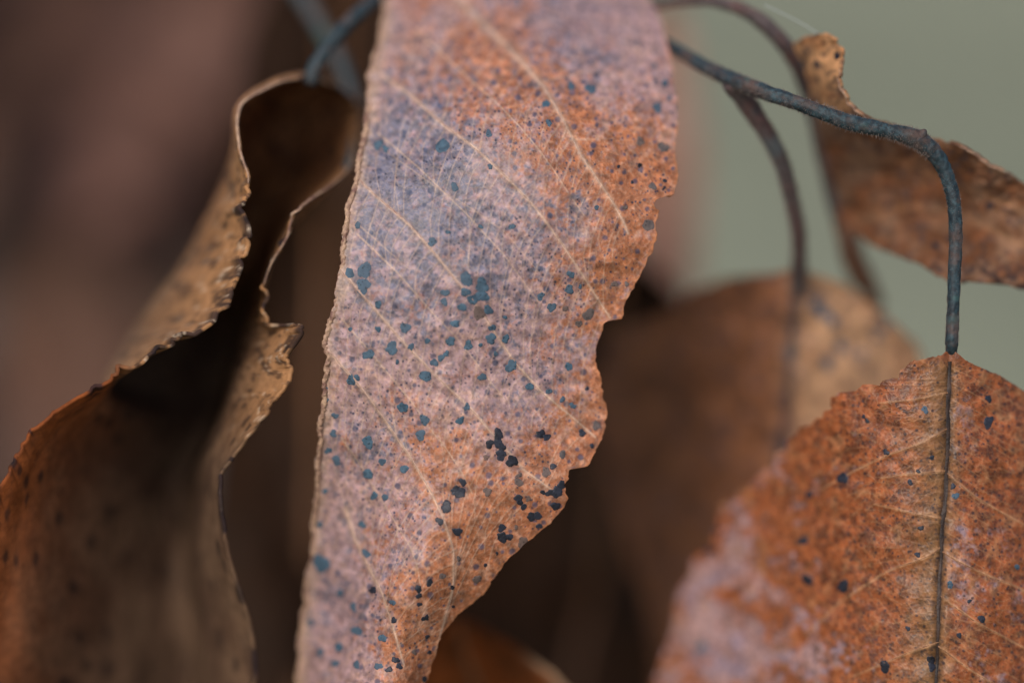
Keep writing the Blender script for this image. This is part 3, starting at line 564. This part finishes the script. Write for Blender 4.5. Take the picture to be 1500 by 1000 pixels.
rR = [(50, 1206), (56, 1218), (62, 1224), (80, 1232), (95, 1231), (110, 1228), (130, 1232), (150, 1241), (165, 1258), (172, 1272), (190, 1310), (205, 1355), (210, 1398), (218, 1418), (235, 1442), (245, 1458), (255, 1482), (270, 1502), (300, 1560), (426, 1640)]
rDepth = rbf([(1195, 55, 8), (1165, 70, 12), (1232, 85, 5), (1228, 110, 4), (1262, 168, 4), (1185, 130, 16), (1200, 200, 21), (1235, 330, 25), (1310, 190, 10), (1400, 212, 6), (1450, 245, 6), (1500, 270, 8), (1300, 280, 18), (1400, 320, 15), (1400, 410, 8), (1300, 370, 15), (1350, 388, 11), (1500, 420, 8), (1560, 300, 10), (1640, 420, 12)])
def paint_rear(x, y):
    n1 = fbm(x / 36, y / 36, 301, 4); n2 = fbm(x / 9, y / 9, 311, 4)
    c = mix(srgb(120, 80, 56) + 0 * x[..., None], srgb(144, 108, 84), sstep(.4, .65, n1))
    flap = blobs([(1200, 85, 1, 32), (1225, 140, .8, 18)], 0)(x, y); c = mix(c, srgb(208, 154, 108) + 0 * c, sstep(.3, .8, flap))
    c = mix(c, srgb(84, 70, 68) + 0 * c, sstep(.5, .72, n2) * .7); c = mix(c, srgb(158, 96, 60) + 0 * c, sstep(.55, .75, fbm(x / 20, y / 20, 321, 3)) * .4)
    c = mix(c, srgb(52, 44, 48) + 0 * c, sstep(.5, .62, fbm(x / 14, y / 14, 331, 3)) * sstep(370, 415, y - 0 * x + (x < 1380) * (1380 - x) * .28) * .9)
    for v in ([(1240, 230), (1320, 235), (1400, 270), (1500, 310)], [(1260, 320), (1340, 300), (1420, 320), (1500, 360)]):
        d, t = polydist(x, y, v); c = mix(c, srgb(178, 132, 96) + 0 * c, np.exp(-(d / 4) ** 2) * .35)
    return c
leafR = RowLeaf(rL, rR, rDepth, np.concatenate([np.linspace(50, 220, 150, endpoint=False), np.linspace(220, 426, 160)]), 240, teeth=4, seed=43, relief=lambda x, y: (fbm(x / 36, y / 36, 391, 3) - .5) * 2.4 + (fbm(x / 9, y / 9, 395, 2) - .5) * .4)
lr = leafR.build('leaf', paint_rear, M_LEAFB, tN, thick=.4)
for a, b, r in [(1226, 82, 5), (1196, 94, 5), (1395, 350, 6), (1300, 300, 6), (1450, 300, 5), (1370, 360, 5)]: add_spot(leafR, a, b, r, M_SPOT_BLACK, lr, rng)
for y0, y1 in ((100, 178), (209, 262)):
    yy = np.linspace(y0, y1, 24); xx = np.interp(yy, leafR.rows, leafR.R) - .5; dd = np.interp(yy, leafR.rows, leafR.d[:, -1])
    tube('leaf_edge', list(zip(xx, yy, dd)), [.3, 1.3, 1.7, 1.6, 1.2, .3], M_RIB, lr, 6, wob=.3, seed=int(y0), n=3)
th = tube('spider_thread', [(1120, 8, 8), (1150, 22, 8), (1180, 38, 8), (1202, 52, 8)], [.45, .45, .45, .45], mottle_mat('silk', (.5, .55, .58), (.62, .68, .7), 800, .3), None, 6)
th['label'] = 'single pale spider thread stretched above the arching twig to the curled leaf'; th['category'] = 'thread'

# ================================================================== LEFT CURLED LEAF
tL = thing('leafy_twig', P(580, -60, 26), 'two thin dark stalks with a leaf rolled into a deep hollow trough', 'twig')
G = [[(448, 112, 14), (446, 108, 15), (450, 106, 17), (458, 106, 18), (462, 110, 17), (466, 114, 16)],
     [(402, 124, 9), (398, 119, 14), (430, 120, 30), (480, 130, 34), (510, 140, 32), (520, 150, 28)],
     [(352, 158, 6), (350, 156, 12), (390, 170, 36), (450, 180, 44), (505, 190, 36), (524, 195, 25)],
     [(351, 215, 4), (344, 220, 12), (370, 230, 40), (440, 240, 50), (495, 245, 34), (512, 246, 14)],
     [(367, 271, 2), (318, 290, 14), (340, 300, 44), (400, 300, 54), (442, 308, 26), (452, 296, 5)],
     [(352, 300, 1.5), (300, 325, 15), (325, 335, 45), (385, 335, 54), (420, 335, 26), (432, 320, 4)],
     [(366, 346, 1), (272, 380, 16), (300, 390, 46), (360, 390, 54), (392, 385, 24), (406, 368, 3.5)],
     [(345, 405, .5), (235, 430, 18), (280, 435, 46), (340, 435, 53), (376, 430, 20), (394, 425, 4)],
     [(330, 455, 0), (200, 480, 20), (260, 480, 46), (320, 480, 52), (366, 465, 16), (394, 474, 4)],
     [(288, 482, 0), (180, 512, 18), (240, 515, 43), (310, 515, 49), (358, 500, 14), (447, 477, -1)],
     [(250, 506, 0), (160, 545, 14), (220, 555, 40), (300, 555, 46), (350, 535, 12), (424, 520, 0)],
     [(205, 528, 0), (155, 570, 12), (220, 590, 38), (290, 590, 43), (342, 570, 12), (424, 556, 0)],
     [(165, 550, 0), (160, 590, 12), (215, 620, 34), (280, 620, 40), (332, 605, 12), (398, 596, .5)],
     [(75, 606, 0), (110, 650, 10), (180, 690, 28), (260, 690, 36), (306, 670, 14), (345, 664, 1.5)],
     [(40, 640, 0), (85, 700, 8), (160, 740, 26), (240, 740, 35), (300, 720, 15), (329, 700, 2)],
     [(12, 690, 0), (60, 790, 8), (140, 830, 24), (225, 830, 34), (294, 810, 17), (332, 800, 4)],
     [(-20, 740, 0), (40, 880, 8), (125, 930, 24), (220, 930, 34), (306, 910, 19), (366, 915, 6)],
     [(-60, 820, 0), (30, 980, 10), (120, 1030, 26), (220, 1040, 36), (310, 1030, 22), (376, 1020, 8)],
     [(-80, 950, 2), (20, 1080, 12), (120, 1130, 28), (220, 1140, 36), (310, 1130, 24), (370, 1120, 10)],
     [(-60, 1120, 6), (20, 1230, 16), (110, 1260, 28), (200, 1270, 34), (280, 1260, 26), (340, 1240, 16)],
     [(20, 1300, 14), (60, 1360, 20), (120, 1380, 27), (180, 1390, 30), (230, 1380, 26), (270, 1360, 20)],
     [(130, 1460, 24), (140, 1470, 25), (150, 1476, 26), (160, 1476, 26), (168, 1470, 25), (175, 1462, 24)]]
G = np.array(G, float); G[3:12, 1, 2] += 8
for r_ in range(6, 19): G[r_, 3, 0] = G[r_, 4, 0] - (14 if r_ < 13 else 30); G[r_, 2, 0] += (G[r_, 3, 0] - G[r_, 2, 0]) * .35
G[..., 2] = np.where(G[..., 2] > 22, 22 + (G[..., 2] - 22) * np.where(np.arange(len(G)) < 7, .35, .75)[:, None], G[..., 2])
def loft(G, sv, su):
    A = np.stack([smooth_line(G[:, k], sv) for k in range(G.shape[1])], 1)
    return np.stack([smooth_line(A[r], su) for r in range(A.shape[0])], 0)
Q = loft(G, 20, 26); ny, nx = Q.shape[:2]; U = np.linspace(0, 1, nx)[None] + np.zeros((ny, 1)); Vv = np.linspace(0, 1, ny)[:, None] + np.zeros((1, nx))
kk = np.arange(ny)
for side, sgn in ((0, 1), (1, 1)):
    e = U if side == 0 else 1 - U; wgt = np.exp(-(e / .05) ** 2)
    chip = np.maximum(0, vnoise(kk / 3.2, kk * 0. + side, 405 + side) - .55) * 22 + np.maximum(0, vnoise(kk / 9., kk * 0. + side, 407 + side) - .5) * 26
    t1 = (((fbm(kk / 14., kk * 0 + side, 411 + side, 2) - .5) * 12 - chip + 3) * (np.clip((kk - 66) / 20, .12, 1)) * np.where(kk > 250, .5, 1))[:, None]
    Q[..., 0] += wgt * t1 * .8; Q[..., 1] += wgt * t1 * (.5 if side == 0 else -.2)
Q[..., 2] += (fbm(U * 9, Vv * 14, 431, 2) - .5) * 2.0 * np.clip(Vv * 8, 0, 1)
VL = P(Q[..., 0], Q[..., 1], Q[..., 2]); Vv = Vv * 21 / 18
n1 = fbm(U * 12, Vv * 24, 441, 4); n2 = fbm(U * 60, Vv * 90, 451, 3)
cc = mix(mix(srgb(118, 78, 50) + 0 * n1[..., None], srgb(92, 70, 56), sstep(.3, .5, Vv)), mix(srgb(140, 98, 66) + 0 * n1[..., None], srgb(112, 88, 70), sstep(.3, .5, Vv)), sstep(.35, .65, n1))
rim = np.maximum(np.exp(-(U / .13) ** 2) * (1 - sstep(.60, .68, Vv)), np.exp(-((1 - U) / .13) ** 2) * (1 - .92 * sstep(.64, .74, Vv)))
cc = mix(cc, srgb(186, 136, 92) + 0 * cc, rim * (.75 + .25 * n2))
cc = mix(cc, srgb(150, 78, 34) + 0 * cc, np.exp(-(U / .24) ** 2) * sstep(.60, .70, Vv) * .85)
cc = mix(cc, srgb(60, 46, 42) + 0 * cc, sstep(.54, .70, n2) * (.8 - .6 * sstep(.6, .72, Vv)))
edge_ = np.maximum(np.exp(-(U / .02) ** 2), np.exp(-((1 - U) / .02) ** 2)); cc = mix(cc, srgb(46, 36, 40) + 0 * cc, edge_ * sstep(.48, .6, fbm(U * 5, Vv * 60, 471, 3)) * .9)
f1_, e_, rid_ = worley(U * 22, Vv * 34, 475); cc = mix(cc, srgb(40, 32, 32) + 0 * cc, (1 - sstep(.6, 1.1, f1_ / (.08 + .22 * rid_))) * (rid_ > .62) * .7)
cc = mix(cc, srgb(214, 190, 164) + 0 * cc, sstep(.66, .78, fbm(U * 80, Vv * 110, 461, 3)) * rim * .6)
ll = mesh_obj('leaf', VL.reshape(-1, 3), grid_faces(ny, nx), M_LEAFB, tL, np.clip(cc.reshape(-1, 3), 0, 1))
sol = ll.modifiers.new('thickness', 'SOLIDIFY'); sol.thickness = .0004; sol.offset = 0
em = Q[:, 0]; em2 = Q[:, -1]
tube('leaf_edge', [tuple(q) for q in em[2:84:6]], [1.5, 2.6, 2.6, 2, 1], M_RIB, ll, 6, wob=.2, n=4)
tube('leaf_edge', [tuple(q) for q in em2[58:142:6]], [2.6, 2.6, 2, 1.5, 1], M_RIB, ll, 6, wob=.2, n=4)
tube('stem', [(600, -50, 26), (548, 0, 20), (510, 35, 17), (480, 70, 15.5), (462, 100, 15), (452, 122, 15)], [11, 11, 11, 11, 12, 12], M_BARK, tL, 12, seed=22)
tube('petiole', [(410, -60, 44), (440, -10, 42), (470, 40, 40), (500, 95, 37), (519, 150, 32), (522, 200, 25), (510, 246, 15)], [13, 13, 12, 11, 10, 9, 7], M_BARK3, tL, 12, seed=24)

# ================================================================== leaves behind, out of focus
def simple_leaf(name, px, py, d, length, width, roll, yaw, pitch, cols, seed, parent=None, cup=.25, nv=60, nu=30):
    t = np.linspace(0, 1, nv)[:, None] + np.zeros((1, nu)); u = np.linspace(-1, 1, nu)[None] + np.zeros((nv, 1))
    wd = np.sin(np.pi * t ** .8) ** .8 * (1 - .25 * t) * width * .5
    wd = wd * (1 + (fbm(t * 22, u * 0, seed, 2) - .5) * .12)
    X = u * wd; Y = (.5 - t) * length; Z = cup * width * .5 * u * u + (fbm(t * 4, u * 2, seed + 4, 3) - .5) * width * .3 - .12 * length * np.sin(np.pi * t)
    L = np.stack([X, Y, Z], -1) * 1e-3
    Rm = np.array((Euler((R_(pitch), R_(yaw), R_(roll)), 'ZYX').to_matrix())); c = P(px, py, d)
    V = (L @ Rm.T) @ CM.T + c
    n = fbm(u * 3 + seed, t * 9, seed + 8, 4)
    c3 = mix(np.array(cols[0]) + 0 * t[..., None], np.array(cols[1]), sstep(.35, .65, n)); c3 = mix(c3, np.array(cols[1]) * 1.2, np.exp(-(u * wd / (width * .015)) ** 2) * .6)
    return V, c3, nv, nu
def bg_leaf(px, py, d, length, width, roll, yaw, pitch, cols, seed, label=None, parent=None, name='dry_leaf', group=None):
    V, c3, nv, nu = simple_leaf('x', px, py, d, length, width, roll, yaw, pitch, cols, seed)
    if parent is not None:
        return mesh_obj('leaf', V.reshape(-1, 3), grid_faces(nv, nu), M_LEAFB, parent, c3.reshape(-1, 3))
    t = thing(name, V[0, nu // 2], label, 'leaf', group)
    b = mesh_obj('blade', V.reshape(-1, 3), grid_faces(nv, nu), M_LEAFB, t, c3.reshape(-1, 3))
    mid = V[:, nu // 2 - 1: nu // 2 + 1].mean(1); q = []
    tv = np.gradient(mid, axis=0); s = V[:, nu // 2] - V[:, nu // 2 - 1]; s /= np.linalg.norm(s, axis=1, keepdims=True) + 1e-9
    vv = np.stack([mid - s * .0006, mid - np.cross(tv, s) / (np.linalg.norm(tv, axis=1, keepdims=True)) * -.0006, mid + s * .0006], 1)
    mesh_obj('midrib', vv.reshape(-1, 3), grid_faces(nv, 3), M_VEIN_DIM, t)
    return t
PB = (srgb(132, 96, 84), srgb(118, 90, 82)); GAP_SHADE = (srgb(62, 41, 28), srgb(48, 33, 24)); DK = (srgb(74, 50, 36), srgb(58, 40, 30)); BR = (srgb(112, 82, 68), srgb(100, 77, 68)); GY = (srgb(124, 116, 112), srgb(104, 100, 98)); PK = (srgb(172, 136, 122), srgb(156, 116, 98)); OR = (srgb(176, 92, 44), srgb(150, 74, 34)); MV = (srgb(120, 96, 92), srgb(100, 74, 66))
bg_leaf(525, 560, 95, 150, 46, 3, 12, -10, GAP_SHADE, 1, 'dark brown leaf added to fill the gap beside the rolled leaf with shade')  # added dark leaves, this and the next; low colour stands in for gap shade
bg_leaf(425, 860, 85, 120, 36, -4, -8, -10, GAP_SHADE, 6, 'dark brown leaf added for shade low behind the foot of the rolled leaf')
bg_leaf(800, 900, 80, 110, 62, -12, -20, -10, GAP_SHADE, 2, 'leaf coloured very dark brown for shade in the hollow right of the spotted leaf')  # near-black brown paints the hollow's shade onto this leaf
wl = RowLeaf([(908, 668), (916, 648), (930, 636), (1080, 590), (1200, 620), (1300, 700)], [(908, 676), (914, 695), (930, 728), (950, 760), (970, 785), (984, 804), (1000, 822), (1080, 900), (1200, 880), (1300, 715)], rbf([(670, 908, 34), (640, 930, 36), (600, 1080, 40), (730, 930, 30), (790, 975, 26), (720, 1000, 36), (890, 1080, 26), (700, 1080, 42), (700, 1300, 44), (880, 1200, 34)]), np.linspace(908, 1300, 190), 60, teeth=2, seed=53)
tW = thing('dry_leaf', P(720, 1080, 38), 'bright orange brown leaf peeping out below the spotted leaf', 'leaf')
def paint_wedge(x, y):
    n = fbm(x / 30, y / 30, 501, 4); c = mix(srgb(168, 92, 46) + 0 * x[..., None], srgb(124, 72, 40), sstep(.4, .65, n))
    e = np.interp(y, wl.rows, wl.R) - x; return mix(c, srgb(206, 172, 140) + 0 * c, np.exp(-(e / 9) ** 2) * sstep(950, 975, y))
wl.build('blade', paint_wedge, M_LEAFB, tW)
add_vein(wl, 'midrib', [(672, 915), (690, 980), (730, 1075)], 3, 3, M_VEIN_DIM, tW, 71)
bg_leaf(975, 250, 110, 58, 17, 3, 15, -20, PK, 4, 'pale pinkish leaf far behind the right edge of the spotted leaf')

# a leafless-to-brown shrub standing behind on the left
tS = thing('shrub', (-.35, 1.3, 0), 'blurred brown shrub with withered leaves behind the rolled leaf', 'shrub')
rng = np.random.RandomState(77)
for i in range(230):
    px = rng.uniform(-500, 560); py = rng.uniform(-250, 1150); d = rng.uniform(230, 700)
    k = (333 + d) / 333.
    cset = [BR, MV, GY, BR, GY, MV][rng.randint(6)] if not (180 < px < 460 and py < 170) else PB
    bg_leaf(750 + (px - 750), py, d, rng.uniform(60, 95), rng.uniform(32, 50), rng.uniform(-50, 50), rng.uniform(-50, 50), rng.uniform(-50, 20), cset, 100 + i, parent=tS)
for i, (x0, x1, d) in enumerate([(60, 120, 420), (-300, -120, 600), (330, 250, 700), (560, 420, 800)]):
    tube('stem', [(x0, -700, d), ((x0 + x1) / 2 + 10, 300, d), (x1, 1400, d), (x1 + 10, 2600, d)], [22, 24, 26, 30], M_BARK, tS, 10, seed=60 + i)

for o in bpy.data.objects:
    if '_base' in o: del o['_base']
